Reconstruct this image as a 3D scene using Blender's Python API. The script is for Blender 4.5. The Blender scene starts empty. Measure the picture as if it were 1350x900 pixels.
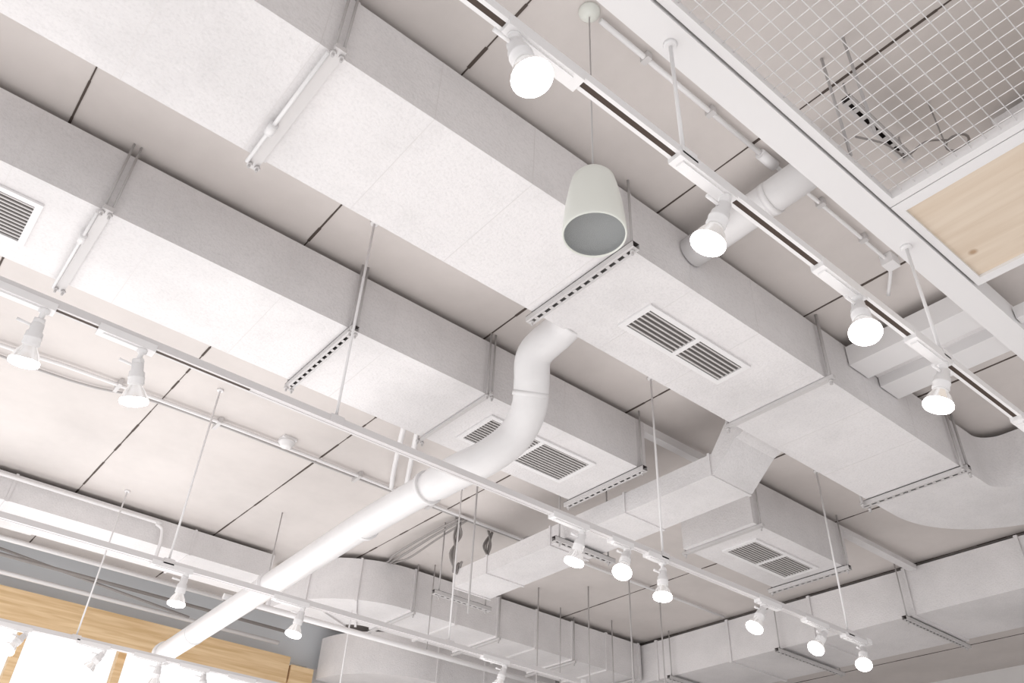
import bpy, bmesh, math, random
from mathutils import Vector, Matrix
random.seed(4)
CZ=1.6                       # camera height; heights below are given above it
sc=bpy.context.scene
sc.view_settings.view_transform='Standard'

# ------------------------------------------------------------ materials
def mat(name,col,rough=.5,metal=0,emit=None,es=0,noise=0,nscale=3,bump=0,bscale=40,spec=.4,speck=0):
    m=bpy.data.materials.new(name); m.use_nodes=True
    nt=m.node_tree; b=nt.nodes['Principled BSDF']
    b.inputs['Base Color'].default_value=(*col,1); b.inputs['Roughness'].default_value=rough
    b.inputs['Metallic'].default_value=metal; b.inputs['Specular IOR Level'].default_value=spec
    if emit:
        b.inputs['Emission Color'].default_value=(*emit,1); b.inputs['Emission Strength'].default_value=es
    tc=nt.nodes.new('ShaderNodeTexCoord')
    if noise:
        n=nt.nodes.new('ShaderNodeTexNoise'); n.inputs['Scale'].default_value=nscale; n.inputs['Detail'].default_value=8
        n.inputs['Roughness'].default_value=.62
        nt.links.new(tc.outputs['Object'],n.inputs['Vector'])
        r=nt.nodes.new('ShaderNodeValToRGB'); r.color_ramp.elements[0].position=.28; r.color_ramp.elements[1].position=.6
        r.color_ramp.elements[0].color=(*[c*(1-noise) for c in col],1)
        r.color_ramp.elements[1].color=(*[min(1,c*(1+noise*.2)) for c in col],1)
        nt.links.new(n.outputs['Fac'],r.inputs['Fac']); out=r.outputs['Color']
        if speck:
            n3=nt.nodes.new('ShaderNodeTexNoise'); n3.inputs['Scale'].default_value=85; n3.inputs['Detail'].default_value=3
            nt.links.new(tc.outputs['Object'],n3.inputs['Vector'])
            r3=nt.nodes.new('ShaderNodeValToRGB'); r3.color_ramp.elements[0].position=.36; r3.color_ramp.elements[1].position=.5
            g=1-speck; r3.color_ramp.elements[0].color=(g,g,g,1); r3.color_ramp.elements[1].color=(1,1,1,1)
            nt.links.new(n3.outputs['Fac'],r3.inputs['Fac'])
            mx=nt.nodes.new('ShaderNodeMix'); mx.data_type='RGBA'; mx.blend_type='MULTIPLY'; mx.inputs[0].default_value=1
            nt.links.new(out,mx.inputs[6]); nt.links.new(r3.outputs['Color'],mx.inputs[7]); out=mx.outputs[2]
        nt.links.new(out,b.inputs['Base Color'])
    if bump:
        n2=nt.nodes.new('ShaderNodeTexNoise'); n2.inputs['Scale'].default_value=bscale; n2.inputs['Detail'].default_value=4
        nt.links.new(tc.outputs['Object'],n2.inputs['Vector'])
        bp=nt.nodes.new('ShaderNodeBump'); bp.inputs['Strength'].default_value=bump; bp.inputs['Distance'].default_value=.01
        nt.links.new(n2.outputs['Fac'],bp.inputs['Height']); nt.links.new(bp.outputs['Normal'],b.inputs['Normal'])
    return m
M_duct=mat('duct_paint',(.765,.742,.742),.5,noise=.16,nscale=1.3,bump=.3,bscale=75,speck=.05)
M_duct2=mat('duct_seam',(.70,.675,.67),.5)
M_ceil=mat('ceiling_board',(.66,.615,.59),.7,noise=.12,nscale=1.1,bump=.1,bscale=30)
M_white=mat('white_paint',(.80,.785,.785),.4)
M_track=mat('track_paint',(.66,.637,.635),.4)
M_pipe=mat('pipe_paint',(.78,.765,.765),.35,noise=.06,nscale=4)
M_steel=mat('galvanised_strut',(.60,.58,.575),.45,metal=.15)
M_rod=mat('painted_rod',(.46,.44,.435),.5)
M_strutshade=mat('strut_slot_shade',(.05,.04,.038),.8)
M_slot=mat('track_slot',(.06,.04,.03),.6)
M_crack=mat('ceiling_joint',(.09,.07,.06),.9)
M_grille=mat('grille_slat',(.58,.555,.545),.5)
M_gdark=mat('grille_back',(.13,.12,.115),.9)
M_cone=mat('speaker_shell',(.72,.73,.68),.35)
M_cgrille=mat('speaker_grille',(.28,.29,.29),.6,bump=.5,bscale=400)
M_silver=mat('reflector_silver',(.75,.75,.76),.18,metal=.8,emit=(1,.95,.9),es=.25)
M_lens=mat('lamp_lens',(1,1,1),.3,emit=(1,.96,.93),es=14)
M_grey=mat('grey_wall_paint',(.66,.69,.72),.7)
M_wall=mat('wall_paint',(.78,.76,.75),.7,noise=.04)
M_floor=mat('pale_floor',(.72,.70,.69),.5,noise=.1)
M_cable=mat('cable_grey',(.30,.28,.27),.6)
def wood(name,c1,c2,sx,sy,sz):
    m=bpy.data.materials.new(name); m.use_nodes=True; nt=m.node_tree; b=nt.nodes['Principled BSDF']
    tc=nt.nodes.new('ShaderNodeTexCoord'); mp=nt.nodes.new('ShaderNodeMapping'); mp.inputs['Scale'].default_value=(sx,sy,sz)
    w=nt.nodes.new('ShaderNodeTexNoise'); w.inputs['Scale'].default_value=2.2; w.inputs['Detail'].default_value=6; w.inputs['Distortion'].default_value=.5
    r=nt.nodes.new('ShaderNodeValToRGB'); r.color_ramp.elements[0].position=.35; r.color_ramp.elements[1].position=.65
    r.color_ramp.elements[0].color=(*c1,1); r.color_ramp.elements[1].color=(*c2,1)
    nt.links.new(tc.outputs['Object'],mp.inputs[0]); nt.links.new(mp.outputs[0],w.inputs['Vector'])
    out=r.outputs['Color']
    v=nt.nodes.new('ShaderNodeTexVoronoi'); v.inputs['Scale'].default_value=3.2
    nt.links.new(tc.outputs['Object'],v.inputs['Vector'])
    r2=nt.nodes.new('ShaderNodeValToRGB'); r2.color_ramp.elements[0].position=.03; r2.color_ramp.elements[1].position=.07
    r2.color_ramp.elements[0].color=(.55,.40,.28,1); r2.color_ramp.elements[1].color=(1,1,1,1)
    nt.links.new(v.outputs['Distance'],r2.inputs['Fac'])
    mx=nt.nodes.new('ShaderNodeMix'); mx.data_type='RGBA'; mx.blend_type='MULTIPLY'; mx.inputs[0].default_value=.8
    nt.links.new(w.outputs['Fac'],r.inputs['Fac']); nt.links.new(out,mx.inputs[6]); nt.links.new(r2.outputs['Color'],mx.inputs[7])
    nt.links.new(mx.outputs[2],b.inputs['Base Color']); b.inputs['Roughness'].default_value=.5
    return m
M_pine=wood('pine_board',(.68,.56,.44),(.75,.64,.52),11,.9,1)
M_beamwood=wood('timber_beam',(.64,.43,.22),(.82,.61,.37),.8,5,14)

# ------------------------------------------------------------ mesh builder (coordinates: z above camera height)
class B:
    def __init__(s): s.bm=bmesh.new(); s.mats=[]
    def mi(s,m):
        if m not in s.mats: s.mats.append(m)
        return s.mats.index(m)
    def face(s,vs,m,smooth=False):
        try: f=s.bm.faces.new(vs)
        except ValueError: return
        f.material_index=s.mi(m); f.smooth=smooth
    def box(s,a,b,m):
        x0,y0,z0=a; x1,y1,z1=b
        v=[s.bm.verts.new(p) for p in [(x0,y0,z0),(x1,y0,z0),(x1,y1,z0),(x0,y1,z0),(x0,y0,z1),(x1,y0,z1),(x1,y1,z1),(x0,y1,z1)]]
        for q in [(3,2,1,0),(4,5,6,7),(0,1,5,4),(1,2,6,5),(2,3,7,6),(3,0,4,7)]: s.face([v[i] for i in q],m)
    def frame(s,x0,x1,y0,y1,z0,z1,wx,wy,m,wx2=None):
        """rectangular frame without overlapping corners; wx = width of the members across x"""
        wx2=wx2 or wx
        s.box((x0,y0,z0),(x1,y0+wy,z1),m); s.box((x0,y1-wy,z0),(x1,y1,z1),m)
        s.box((x0,y0+wy,z0),(x0+wx,y1-wy,z1),m); s.box((x1-wx2,y0+wy,z0),(x1,y1-wy,z1),m)
    def prism(s,poly,z0,z1,m):
        lo=[s.bm.verts.new((x,y,z0)) for x,y in poly]; hi=[s.bm.verts.new((x,y,z1)) for x,y in poly]
        s.face(lo[::-1],m); s.face(hi,m); n=len(poly)
        for i in range(n): s.face([lo[i],lo[(i+1)%n],hi[(i+1)%n],hi[i]],m)
    def rev(s,prof,o,ax,m,seg=20,capa=True,capb=True):
        """profile [(t,r,mat?)] revolved about axis ax from o"""
        o=Vector(o); ax=Vector(ax).normalized(); u=ax.orthogonal().normalized(); w=ax.cross(u)
        rings=[]
        for p in prof:
            rings.append([s.bm.verts.new(o+ax*p[0]+(u*math.cos(2*math.pi*i/seg)+w*math.sin(2*math.pi*i/seg))*p[1]) for i in range(seg)])
        for k in range(len(rings)-1):
            mm=prof[k+1][2] if len(prof[k+1])>2 else m
            for i in range(seg):
                s.face([rings[k][i],rings[k][(i+1)%seg],rings[k+1][(i+1)%seg],rings[k+1][i]],mm,True)
        if capa: s.face(rings[0][::-1],prof[0][2] if len(prof[0])>2 else m)
        if capb: s.face(rings[-1],prof[-1][2] if len(prof[-1])>2 else m)
    def cyl(s,a,b,r,m,seg=10,r2=None):
        a=Vector(a); b=Vector(b); s.rev([(0,r),((b-a).length,r if r2 is None else r2)],a,b-a,m,seg)
    def tube(s,path,r,m,seg=16):
        P=[Vector(p) for p in path]; n=len(P); rings=[]; u=None
        rr=r if callable(r) else (lambda i:r)
        for i in range(n):
            t=(P[min(i+1,n-1)]-P[max(i-1,0)]).normalized()
            if u is None: u=t.orthogonal().normalized()
            u=(u-t*u.dot(t)).normalized(); w=t.cross(u)
            rings.append([s.bm.verts.new(P[i]+(u*math.cos(2*math.pi*k/seg)+w*math.sin(2*math.pi*k/seg))*rr(i)) for k in range(seg)])
        for i in range(n-1):
            for k in range(seg): s.face([rings[i][k],rings[i][(k+1)%seg],rings[i+1][(k+1)%seg],rings[i+1][k]],m,True)
        s.face(rings[0][::-1],m); s.face(rings[-1],m)
    def build(s,name,parent=None):
        bmesh.ops.recalc_face_normals(s.bm,faces=s.bm.faces)
        me=bpy.data.meshes.new(name); s.bm.to_mesh(me); s.bm.free()
        for m in s.mats: me.materials.append(m)
        o=bpy.data.objects.new(name,me); o.location=(0,0,CZ); sc.collection.objects.link(o)
        if parent: o.parent=parent; o.location=(0,0,0)
        return o
def smooth_path(pts,n=8):
    P=[Vector(p) for p in pts]; P=[P[0]*2-P[1]]+P+[P[-1]*2-P[-2]]; out=[]
    for i in range(1,len(P)-2):
        for k in range(n):
            t=k/n; a,b,c,d=P[i-1],P[i],P[i+1],P[i+2]
            out.append(.5*((2*b)+(c-a)*t+(2*a-5*b+4*c-d)*t*t+(3*b-a-3*c+d)*t**3))
    out.append(P[-2]); return out

CE=2.85
# ------------------------------------------------------------ room
b=B(); b.box((-4,-5,CE),(11,8.6,CE+.15),M_ceil); b.build('ceiling')
b=B()
for k in range(-3,9):
    x=-.105+1.14*k; w=.005
    y=-5.0
    while y<8.2:      # slightly irregular joint
        ww=w*random.uniform(.4,1.4); b.box((x-ww,y,CE-.003),(x+ww,y+.12,CE+.01),M_crack); y+=.12
b.build('ceiling_joints')
b=B(); b.box((-4,-5,-CZ-.1),(11,8.6,-CZ),M_floor); b.build('floor')
b=B(); b.box((10,-5,-CZ),(10.2,8.3,CE),M_wall)
b.build('wall_back')
# left wall with glazing band
b=B()
Y=8.3
b.box((-4,Y,2.42),(10,Y+.2,CE),M_grey); b.box((-4,Y,-CZ),(10,Y+.2,-.9),M_wall)
b.box((3.95,Y,-.9),(10,Y+.2,2.42),M_wall)
b.build('wall_left')
b=B()
b.box((-4,Y-.16,2.17),(3.68,Y-.002,2.43),M_beamwood)
b.build('timber_beam')
b=B()
for x in (-2.6,-.9,.45,1.25,2.1): b.box((x,Y+.02,-.9),(x+.07,Y+.12,2.42),M_beamwood)
b.box((-4,Y+.03,1.2),(3.7,Y+.11,1.28),M_beamwood)
b.box((3.70,Y-.17,-.9),(3.95,Y+.1,2.36),M_beamwood)
b.build('window_1')

# ------------------------------------------------------------ ducts
ZB,ZT=2.455,2.8
def seams(b,x0,x1,y0,y1,z0,z1,step,off=0):
    x=x0+off
    while x<x1:
        b.box((x-.0015,y0-.001,z0-.001),(x+.0015,y1+.001,z1),M_duct2); x+=step
def flange(b,x,y0,y1,z0,z1,t=.012,e=.012,m=None):
    b.box((x-t,y0-e,z0-e),(x+t,y1+e,z1+e*.5),m or M_duct)
def arc(cx,cy,r0,r1,a0,a1,n=20):
    o=[(cx+r1*math.cos(a0+(a1-a0)*i/n),cy+r1*math.sin(a0+(a1-a0)*i/n)) for i in range(n+1)]
    i_=[(cx+r0*math.cos(a1-(a1-a0)*i/n),cy+r0*math.sin(a1-(a1-a0)*i/n)) for i in range(n+1)]
    return o+i_
def grille(b,x0,x1,y0,y1,z,n=2,pitch=.024):
    """double register on duct underside z"""
    f=.028; zf=z-.012
    b.frame(x0,x1,y0,y1,zf,z-.0005,f,f,M_white)
    L=(x1-x0); w=(L-f*(n+1))/n
    for i in range(1,n):
        xx=x0+i*(w+f); b.box((xx,y0+f,zf),(xx+f,y1-f,z-.003),M_white)
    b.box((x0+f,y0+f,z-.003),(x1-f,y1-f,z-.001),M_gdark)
    for i in range(n):
        xa=x0+f+i*(w+f); y=y0+f+pitch*.5
        while y<y1-f-.004:
            b.box((xa,y-.004,z-.010),(xa+w,y+.004,z-.004),M_grille); y+=pitch
# main duct
b=B(); b.box((-3.5,1.736,ZB),(5.0,2.335,ZT),M_duct)
b.prism(arc(5.0,1.60,.136,.735,math.pi/2,0,32),ZB,ZT,M_duct)
b.box((5.136,-4,ZB),(5.735,1.6,ZT),M_duct)
seams(b,-3.4,5,1.736,2.335,ZB,ZT,.47,.1)
for x in (.55,1.96,3.38,4.72): flange(b,x,1.736,2.335,ZB,ZT,.005,.004)
grille(b,2.27,2.99,1.925,2.135,ZB,pitch=.026)
b.build('air_duct')
# second duct and its continuation
b=B(); b.box((-3.5,3.032,ZB),(3.42,3.643,ZT),M_duct)
seams(b,-3.4,3.4,3.032,3.643,ZB,ZT,.59,.25)
b.box((3.42,3.035,2.74),(4.44,3.09,2.8),M_white)
grille(b,2.33,3.13,3.17,3.50,ZB)
grille(b,-.84,-.04,3.17,3.50,ZB)
b.build('air_duct')
b=B(); b.box((4.45,3.032,ZB),(5.58,3.643,ZT),M_duct); b.box((5.58,3.032,2.76),(6.64,3.10,ZT),M_duct)
seams(b,4.45,5.5,3.032,3.643,ZB,ZT,.5,.3)
grille(b,4.66,5.39,3.17,3.47,ZB)
b.build('air_duct')
# cross branch duct : offset neck then level run
b=B()
prof=[(2.34,2.49,2.68),(2.42,2.46,2.66),(2.60,2.30,2.43),(5.12,2.30,2.43)]
x0,x1=3.50,3.85
for i in range(3):
    (ya,za,zb),(yb,zc,zd)=prof[i],prof[i+1]
    v=[b.bm.verts.new(p) for p in [(x0,ya,za),(x1,ya,za),(x1,yb,zc),(x0,yb,zc),(x0,ya,zb),(x1,ya,zb),(x1,yb,zd),(x0,yb,zd)]]
    for q in [(3,2,1,0),(4,5,6,7),(0,1,5,4),(1,2,6,5),(2,3,7,6),(3,0,4,7)]: b.face([v[k] for k in q],M_duct)
for y in (2.62,3.3,4.0,4.7,5.1): b.box((x0-.008,y-.008,2.292),(x1+.008,y+.008,2.438),M_duct)
b.build('branch_duct')
# far trunk duct
b=B(); b.box((6.67,-4.5,2.42),(7.5,8.25,ZT),M_duct)
y=-4.2
while y<8.2: b.box((6.655,y-.014,2.405),(7.515,y+.014,ZT+.01),M_duct); y+=.92
b.build('trunk_duct')
# duct along left side with elbow
b=B(); b.box((3.75,6.12,2.44),(6.64,6.78,ZT),M_duct)
b.prism(arc(3.75,7.0,.22,.88,math.pi,math.pi*1.5,32),2.44,ZT,M_duct)
x=3.78
while x<6.6: flange(b,x,6.12,6.78,2.44,ZT,.012,.014); x+=.47
b.box((2.85,6.99,2.425),(3.55,7.04,ZT+.01),M_duct)
for a in (math.pi*1.17,math.pi*1.33):
    c,s_=math.cos(a),math.sin(a)
    b.prism([(3.75+.2*c-.01*s_,7+.2*s_+.01*c),(3.75+.895*c-.01*s_,7+.895*s_+.01*c),(3.75+.895*c+.01*s_,7+.895*s_-.01*c),(3.75+.2*c+.01*s_,7+.2*s_-.01*c)],2.425,ZT+.005,M_duct)
b.build('elbow_duct')
b=B(); b.prism(arc(4.86,8.16,.24,.86,math.pi,math.pi*1.5,32),2.28,2.69,M_duct)
b.box((4.86,7.3,2.28),(6.5,7.92,2.69),M_duct)
for x in (4.9,5.5,6.1): flange(b,x,7.3,7.92,2.28,2.69)
b.build('elbow_duct')
# side bulkhead
b=B(); b.box((-4,6.75,2.60),(2.72,7.28,2.81),M_duct)
for x in (-2.2,-.8,.6,2.0): b.box((x-.01,6.742,2.592),(x+.01,7.29,2.815),M_duct)
b.build('bulkhead_duct')
# flat box branch on the right of main duct
b=B(); b.box((3.62,1.06,2.66),(3.80,1.73,2.78),M_white); b.box((3.92,1.06,2.66),(4.1,1.73,2.78),M_white)
b.box((3.80,1.06,2.72),(3.92,1.73,2.77),M_duct); b.box((3.62,1.0,2.62),(4.1,1.06,2.78),M_white)
b.build('branch_duct')

# ------------------------------------------------------------ hangers
def strut(b,p,q,w=.041,h=.03,slots=True):
    """slotted C channel from p to q (axis aligned, horizontal), top at p.z"""
    p=Vector(p); q=Vector(q); L=(q-p).length; d=(q-p).normalized(); s=Vector((-d.y,d.x,0)); z=p.z
    def bx(t0,t1,s0,s1,z0,z1,m):
        a=p+d*t0+s*s0; c=p+d*t1+s*s1
        b.box((min(a.x,c.x),min(a.y,c.y),z0),(max(a.x,c.x),max(a.y,c.y),z1),m)
    if not slots:
        bx(0,L,-w/2,w/2,z-h,z,M_steel); return
    bx(0,L,-w/2,-w/2+.003,z-h,z,M_steel); bx(0,L,w/2-.003,w/2,z-h,z,M_steel)
    bx(0,L,-w/2,w/2,z-.003,z,M_strutshade)  # inner plate coloured dark to deepen the shade behind the slots
    bx(0,L,-w/2,-.008,z-h-.002,z-h,M_steel); bx(0,L,.008,w/2,z-h-.002,z-h,M_steel)
    t=0; 
    while t<L:
        bx(t,min(L,t+.02),-.009,.009,z-h-.002,z-h,M_steel); t+=.052
def hanger(x,y0,y1,zb,slots=True,twin=False,left=True,h=.03,rodr=.0055,w=.041,sp=.016):
    b=B(); e=.045
    strut(b,(x,y0-e,zb-.004),(x,y1+e,zb-.004),slots=slots,h=h,w=w)
    for y in ((y0-.022,y1+.022) if left else (y0-.022,)):
        for dx in ((-sp,sp) if twin else (0,)):
            b.cyl((x+dx,y,zb-h-.03),(x+dx,y,CE),rodr,M_rod,8)
            b.rev([(0,.011),(.012,.011)],(x+dx,y,zb-h-.016),(0,0,1),M_steel,6)
    b.build('duct_hanger')
hanger(.52,1.736,2.335,ZB,False,True,h=.022); hanger(1.93,1.736,2.335,ZB); hanger(3.35,1.736,2.335,ZB,False,h=.02,w=.025,rodr=.009); hanger(4.69,1.736,2.335,ZB,True,True,rodr=.008,sp=.04)
hanger(-.9,1.736,2.335,ZB,False)
hanger(.17,3.032,3.643,ZB,False,True,h=.022); hanger(1.35,3.032,3.643,ZB,True,True); hanger(2.19,3.032,3.643,ZB,False,True,h=.015,w=.02); hanger(3.36,3.032,3.643,ZB,True)
hanger(4.50,3.032,3.643,ZB,False,h=.02,w=.025); hanger(5.50,3.032,3.643,ZB,True)
b=B()
b.cyl((.49,1.72,ZB-.034),(.49,2.35,ZB-.034),.008,M_white); b.rev([(0,.017),(.05,.017)],(.49,2.12,ZB-.036),(0,1,0),M_white,12)
b.build('clamp_bar')
b=B()
b.cyl((.14,3.02,ZB-.034),(.14,3.66,ZB-.034),.007,M_white); b.rev([(0,.015),(.05,.015)],(.14,3.2,ZB-.036),(0,1,0),M_white,12)
b.build('clamp_bar')
def xhanger(y,x0,x1,zb):
    b=B(); strut(b,(x0-.1,y,zb-.004),(x1+.1,y,zb-.004))
    for x in (x0-.05,x1+.05): b.cyl((x,y,zb-.06),(x,y,CE),.0055,M_rod,8)
    b.build('duct_hanger')
xhanger(3.85,3.50,3.85,2.29); xhanger(5.22,3.50,3.85,2.29)
for y in (5.7,4.42,3.2,1.9,.6): xhanger(y,6.67,7.5,2.405)
for x in (3.79,4.73,5.67,6.5): hanger(x,6.12,6.78,2.425,False,h=.02,w=.02)

# ------------------------------------------------------------ round flexible pipe
b=B()
path=smooth_path([(2.15,2.34,2.535),(2.15,2.42,2.51),(2.12,2.56,2.43),(2.165,2.63,2.32),(2.21,2.70,2.22),(2.22,2.81,2.12),(2.16,2.94,2.03),(2.09,3.12,1.98),(2.07,3.5,1.97)],8)
path+=[Vector((2.07+.018*(k),3.5+.48*(k+1)-.0,1.97)) for k in range(8)]
b.tube(path,lambda i:.089 if i<60 else .080,M_pipe,32)
for (x,y) in ((2.085,3.95),(2.10,5.2),(2.17,6.6)): b.rev([(0,.083),(.03,.083)],(x-.0,y,1.97),(.037,1,0),M_pipe,32)
b.rev([(0,.0915),(.025,.0915)],(2.182,2.655,2.285),(.25,.45,-.8),M_pipe,32)
b.rev([(0,.0915),(.025,.0915)],(2.075,3.32,1.972),(-.05,1,-.02),M_pipe,32)
b.rev([(0,.095),(.05,.095),(.09,.07)],(2.196,7.3,1.97),(.03,1,0),M_pipe,32)
b.build('ventilation_pipe')
b=B(); b.tube([(2.35,1.73,2.68),(2.35,1.4,2.69),(2.35,1.04,2.7)],.074,M_pipe,24); b.rev([(0,.078),(.03,.078)],(2.35,1.3,2.69),(0,-1,0),M_pipe,24); b.build('ventilation_pipe')

# ------------------------------------------------------------ lighting tracks
def track(y,z,x0,x1,rods,rodtop=CE,dark=(),M=M_track):
    b=B(); w=.018; h=.03
    b.box((x0,y-w,z+.002),(x1,y+w,z+h),M)
    b.box((x0,y-w,z),(x1,y-.0075,z+.002),M); b.box((x0,y+.0075,z),(x1,y+w,z+.002),M)
    for (a,c) in dark: b.box((a,y-.0075,z+.0005),(c,y+.0075,z+.002),M_slot)
    b.box((x0-.01,y-w-.002,z-.002),(x0+.04,y+w+.002,z+h+.002),M_white); b.box((x1-.04,y-w-.002,z-.002),(x1+.01,y+w+.002,z+h+.002),M_white)
    for x in rods:
        b.cyl((x,y,z+h),(x,y,rodtop),.006,M_white,10)
        b.rev([(0,.022),(.012,.018)],(x,y,rodtop),(0,0,-1),M_white,14)
        b.box((x-.03,y-w-.003,z+.004),(x+.03,y+w+.003,z+h+.006),M)
    b.build('lighting_track')
Z1,Z2,Z3,Z4=1.729,1.741,1.718,1.729
track(.884,Z1-.028,-2.0,5.3,(-.1,1.22,2.527,3.85),rodtop=2.233,dark=((-2,5.3),),M=M_white)
track(2.71,Z2-.028,-2.5,5.02,(-.665,1.216,3.145,4.807),dark=((-2.4,.85),))
track(4.636,Z3-.028,-2.5,4.4,(-.62,1.273,3.18))
track(6.51,Z4-.028,-2.5,4.0,(-.85,1.33,3.42))

def lamp(x,y,z,tx,ty,L=.2,box=(-.2,.03),lever=(-1,0),drop=0):
    """track spotlight: adapter, stem, yoke, holder and PAR bulb. (tx,ty)=horizontal lean over length"""
    b=B(); zz=z-.028
    b.box((x+box[0],y-.021,zz-.016),(x+box[1],y+.021,zz+.012),M_white)
    b.box((x+box[0]+.02,y-.012,zz-.022),(x+box[1]-.03,y+.012,zz-.016),M_white)
    b.rev([(0,.018),(.012,.018),(.016,.009),(.035+drop,.009)],(x,y,zz-.014),(0,0,-1),M_white,14)
    o=Vector((x,y,zz-.036-drop)); ax=Vector((tx,ty,-L)).normalized()
    side=ax.cross(Vector((0,0,1)))
    side=side.normalized() if side.length>.05 else Vector((0,1,0))
    b.cyl(o-side*.016,o+side*.016,.013,M_white,14)
    lv=Vector((lever[0],lever[1],.05)).normalized(); b.cyl(o+ax*.02,o+ax*.02+lv*.065,.004,M_white,8,.006)
    b.rev([(0,.014),(.004,.02),(.03,.021),(.034,.026),(.050,.0265),(.052,.0285),(.056,.0285),(.058,.0265),(.075,.028),(.078,.026),(.08,.02)],o+ax*.004,ax,M_white,22)
    p=o+ax*.078
    b.rev([(0,.022,M_silver),(.012,.024,M_silver),(.03,.036,M_silver),(.055,.0455,M_silver),(.060,.0475,M_lens),(.066,.0475,M_lens),(.073,.044,M_lens),(.079,.028,M_lens),(.082,.008,M_lens)],p,ax,M_silver,26)
    b.build('track_spotlight')
for a in [(.642,.884,Z1,.05,-.045,.2,(-.03,.2)),(1.378,.884,Z1,-.04,.085),(2.0,.884,Z1,-.045,-.02),(2.508,.884,Z1,-.03,.07),(3.23,.884,Z1,.0,.02),
          (.112,2.71,Z2,.02,.07,.2,(-.2,.03),(-1,0),.03),(.443,2.71,Z2,.06,.055,.2,(-.16,.04),(-1,0),.03),
          (2.575,2.71,Z2,-.03,.055),(2.88,2.71,Z2,-.10,-.03,.2,(-.12,.03)),(3.135,2.71,Z2,-.02,.0,.2,(-.12,.03),(-1,0),.02),(3.96,2.71,Z2,-.11,.05,.2,(-.05,.15)),(4.54,2.71,Z2,-.16,.04),(4.94,2.71,Z2,-.12,-.04),
          (1.385,4.636,Z3,.0,.03),(2.11,4.636,Z3,-.03,.02),(3.66,4.636,Z3,-.06,.02),(-.38,4.636,Z3,-.06,.02),
          (1.017,6.51,Z4,-.12,-.05),(1.54,6.51,Z4,-.1,.05),(1.94,6.51,Z4,.02,.05),(2.28,6.51,Z4,.02,-.05),(2.66,6.51,Z4,-.05,.05)]:
    lamp(*a)

# ------------------------------------------------------------ pendant speaker
b=B(); X,Yp=1.228,1.230
b.rev([(0,.04),(.012,.04),(.03,.03),(.04,.012)],(X,Yp,CE),(0,0,-1),M_cone,24)
b.cyl((X,Yp,1.93),(X,Yp,2.82),.0026,M_rod,8)
b.rev([(0,.008),(.0,.046),(.004,.056),(.016,.065),(.05,.073),(.12,.084),(.2,.0915),(.240,.094),(.248,.092),(.243,.088),(.232,.086,M_cgrille),(.230,.0,M_cgrille)],(X,Yp,1.943),(0,0,-1),M_cone,40,capb=False)
b.rev([(0,.006),(.03,.006)],(X,Yp,1.968),(0,0,-1),M_white,10)
b.build('pendant_speaker')

# ------------------------------------------------------------ beam, mesh panel, wood panel
b=B(); b.box((-3,.825,2.233),(6.8,.926,2.35),M_white)
b.build('steel_beam')
b=B(); zf=2.242; xa,xb,ya,yb=-.6,2.31,-.75,.817
b.frame(xa,xb,ya,yb,zf,zf+.04,.033,.028,M_white)
x=xa+.05
while x<xb-.04: b.cyl((x,ya+.01,zf+.02),(x,yb-.01,zf+.02),.0017,M_white,6); x+=.05
y=ya+.05
while y<yb-.03: b.cyl((xa+.01,y,zf+.016),(xb-.01,y,zf+.016),.0017,M_white,6); y+=.05
b.build('wire_mesh_panel')
b=B(); xa,xb=2.315,2.945
b.frame(xa,xb,ya,yb,zf,zf+.05,.05,.028,M_white,.043)
b.box((xa+.05,ya+.028,zf+.012),(xb-.043,yb-.028,zf+.03),M_pine)
b.build('wood_ceiling_panel')
b=B(); b.box((3.28,-1.5,2.26),(3.33,.82,2.32),M_white); b.box((2.95,.19,2.32),(4.6,.23,2.36),M_white); b.cyl((3.30,.5,2.32),(3.30,.5,CE),.006,M_rod)
b.build('support_frame')
# gear above mesh
b=B(); 
for (x,y) in ((2.04,.79),(2.02,.685)): b.cyl((x,y,2.29),(x,y,CE),.006,M_rod,8)
strut(b,(2.18,.80,2.75),(2.62,.80,2.75))
b.cyl((2.2,.80,2.75),(2.2,.80,CE),.004,M_rod,6); b.cyl((2.6,.80,2.75),(2.6,.80,CE),.004,M_rod,6)
b.tube(smooth_path([(2.05,.76,2.37),(2.18,.72,2.40),(2.35,.72,2.47),(2.42,.66,2.55),(2.5,.60,2.57)],6),.004,M_cable,8)
ring=[(2.53+.04*math.cos(t*math.pi/8),.59+.04*math.sin(t*math.pi/8),2.57) for t in range(17)]
b.tube(ring,.005,M_cable,8); b.cyl((2.53,.63,2.57),(2.53,.63,CE),.003,M_cable,6)
b.build('cable_support')
b=B(); b.box((2.75,-4,2.66),(3.1,.50,2.8),M_duct)
b.build('air_duct')

# ------------------------------------------------------------ conduits, detector, cables
b=B(); b.tube([(1.275,1.22,2.826),(2.27,1.22,2.826)],.011,M_white,10); b.tube(smooth_path([(2.27,1.22,2.826),(3.13,1.225,2.826),(3.25,1.235,2.815),(3.42,1.35,2.80)],5),.009,M_white,10)
b.cyl((2.22,1.22,2.82),(2.32,1.22,2.82),.024,M_white,14); b.box((3.19,1.19,2.79),(3.26,1.25,CE-.001),M_white)
for x in (1.52,1.9,2.66,3.0): b.box((x-.012,1.20,2.81),(x+.012,1.24,CE-.001),M_steel)
b.build('electrical_conduit')
b=B(); b.tube(smooth_path([(-2.4,5.03,2.82),(-.19,5.05,2.82),(.57,4.99,2.82),(1.87,4.96,2.82),(3.3,4.98,2.82),(6.6,4.98,2.82)],6),.012,M_white,10)
b.tube(smooth_path([(-2.4,5.13,2.83),(.28,5.18,2.83),(1.05,5.03,2.83),(2.5,5.03,2.83),(4.2,5.03,2.83)],6),.008,M_rod,8)
for x in (-.3,.76,1.42,2.5,3.15,4.1): b.box((x-.012,4.94,2.805),(x+.012,5.06,CE-.001),M_steel)
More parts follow.
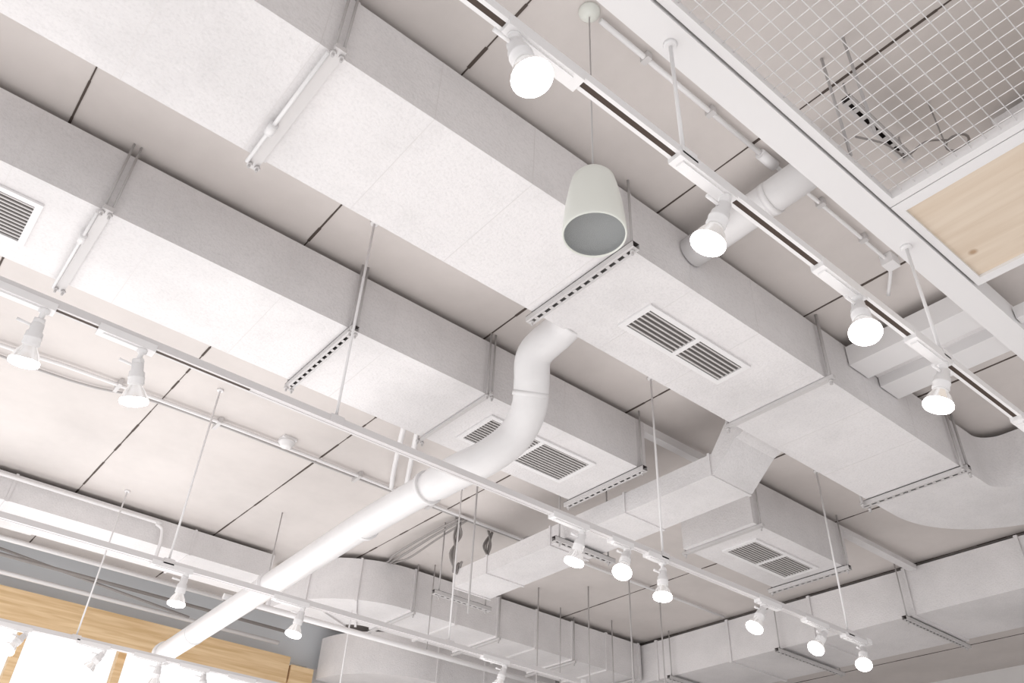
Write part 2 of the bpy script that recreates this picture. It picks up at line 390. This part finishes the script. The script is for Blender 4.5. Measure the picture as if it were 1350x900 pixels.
b.tube(smooth_path([(2.09,3.67,2.54),(2.2,3.9,2.60),(2.58,4.62,2.76),(2.76,4.94,2.81)],6),.018,M_white,10)
b.tube(smooth_path([(2.18,3.67,2.54),(2.3,3.9,2.60),(2.70,4.62,2.76),(2.88,4.94,2.81)],6),.018,M_white,10)
b.build('electrical_conduit')
b=B(); b.rev([(0,.055),(.015,.055),(.02,.042),(.04,.04),(.048,.025),(.05,.0)],(1.88,4.90,2.83),(0,0,-1),M_white,24,capb=False)
b.box((1.83,4.85,2.83),(1.93,4.945,CE-.001),M_white); b.build('smoke_detector')
b=B()
for i in range(7):
    o=random.uniform(-.05,.05)
    b.tube(smooth_path([(3.46+o,4.98,2.80),(3.43+o*1.6,5.35,2.76),(3.42+o*2,5.75,2.72),(3.5+o,6.05,2.78),(3.55+o,6.2,2.815)],6),.008,M_cable,6)
for i in range(7):
    o=random.uniform(-.035,.035); p=random.uniform(-.035,.035)
    b.tube(smooth_path([(3.46+o,5.06,2.84),(3.48+p,5.08+o,2.71),(3.44+o*.6,5.06+p,2.54),(3.48+p,5.07,2.38+abs(o)),(3.5,5.04+o,2.48)],6),.007,M_cable,6)
    b.tube(smooth_path([(3.8+o,5.08,2.84),(3.78+p,5.09+o,2.71),(3.8+o*.6,5.08+p,2.58),(3.82,5.07+o,2.46)],6),.007,M_cable,6)
b.build('cable_bundle')
b=B(); b.tube(smooth_path([(-2,6.69,2.755),(1.33,6.69,2.755),(1.66,6.69,2.74),(1.73,6.69,2.65),(1.73,6.69,2.40)],6),.014,M_white,10)
b.build('electrical_conduit')
b=B(); b.tube([(2.1,6.0,2.09),(5.6,6.0,2.09)],.022,M_white,12)
for x in (2.4,3.9,5.4): b.cyl((x,6.0,2.11),(x,6.0,CE),.005,M_rod,8)
b.build('electrical_conduit')
b=B(); b.tube([(-3,7.7,2.66),(2.7,7.7,2.66)],.02,M_white,12); b.tube([(-3,7.9,2.62),(3.5,8.02,2.62)],.015,M_cable,10); b.tube([(.2,8.2,2.8),(2.5,7.9,2.48)],.012,M_cable,8)
b.tube([(-3,8.1,2.52),(3.5,8.1,2.52)],.02,M_white,10)
b.build('electrical_conduit')
b=B(); b.box((-4,7.33,2.71),(.95,7.62,2.84),M_white); b.box((-4,7.78,2.66),(.4,7.98,2.72),M_white); b.build('ceiling_soffit')
b=B()
for (x,y) in ((4.9,5.75),(5.2,5.4),(5.0,4.7),(5.6,4.9),(2.9,4.05),(6.0,5.9)):
    b.cyl((x,y,1.7),(x,y,CE),.006,M_rod,8)
b.build('hanging_rods')

# ------------------------------------------------------------ lights
def area(name,loc,size,sy,power,rot,col=(1,.985,.98)):
    l=bpy.data.lights.new(name,'AREA'); l.shape='RECTANGLE'; l.size=size; l.size_y=sy; l.energy=power; l.color=col
    o=bpy.data.objects.new(name,l); o.location=loc; o.rotation_euler=rot; sc.collection.objects.link(o); return o
area('room_fill_up',(1.1,3.2,.15),6.5,7.5,148,(math.pi,0,0))  # added fill near the floor, lifts ceiling and duct undersides
area('left_fill_up',(.8,6.2,.2),4,3,50,(math.pi,0,0),(.98,.985,1))  # second added fill, brightens the ceiling towards the left wall
area('window_daylight',(0,8.1,2.2),7,2.6,75,(math.radians(-90),0,0),(.95,.97,1))
w=bpy.data.worlds.new('sky'); sc.world=w; w.use_nodes=True
w.node_tree.nodes['Background'].inputs[0].default_value=(.99,.99,1,1); w.node_tree.nodes['Background'].inputs[1].default_value=1.1

# ------------------------------------------------------------ camera
f,pi_,ya,ro=1099.056,.64601,.91378,.05299
F=Vector((math.cos(pi_)*math.cos(ya),math.cos(pi_)*math.sin(ya),math.sin(pi_))); R=Vector((math.sin(ya),-math.cos(ya),0)); U=R.cross(F)
R2=R*math.cos(ro)+U*math.sin(ro); U2=-R*math.sin(ro)+U*math.cos(ro)
c=bpy.data.cameras.new('camera'); c.sensor_width=36; c.lens=36*f/1350; c.clip_start=.05
o=bpy.data.objects.new('camera',c); sc.collection.objects.link(o)
m=Matrix((R2,U2,-F)).transposed().to_4x4(); m.translation=Vector((0,0,CZ)); o.matrix_world=m
sc.camera=o
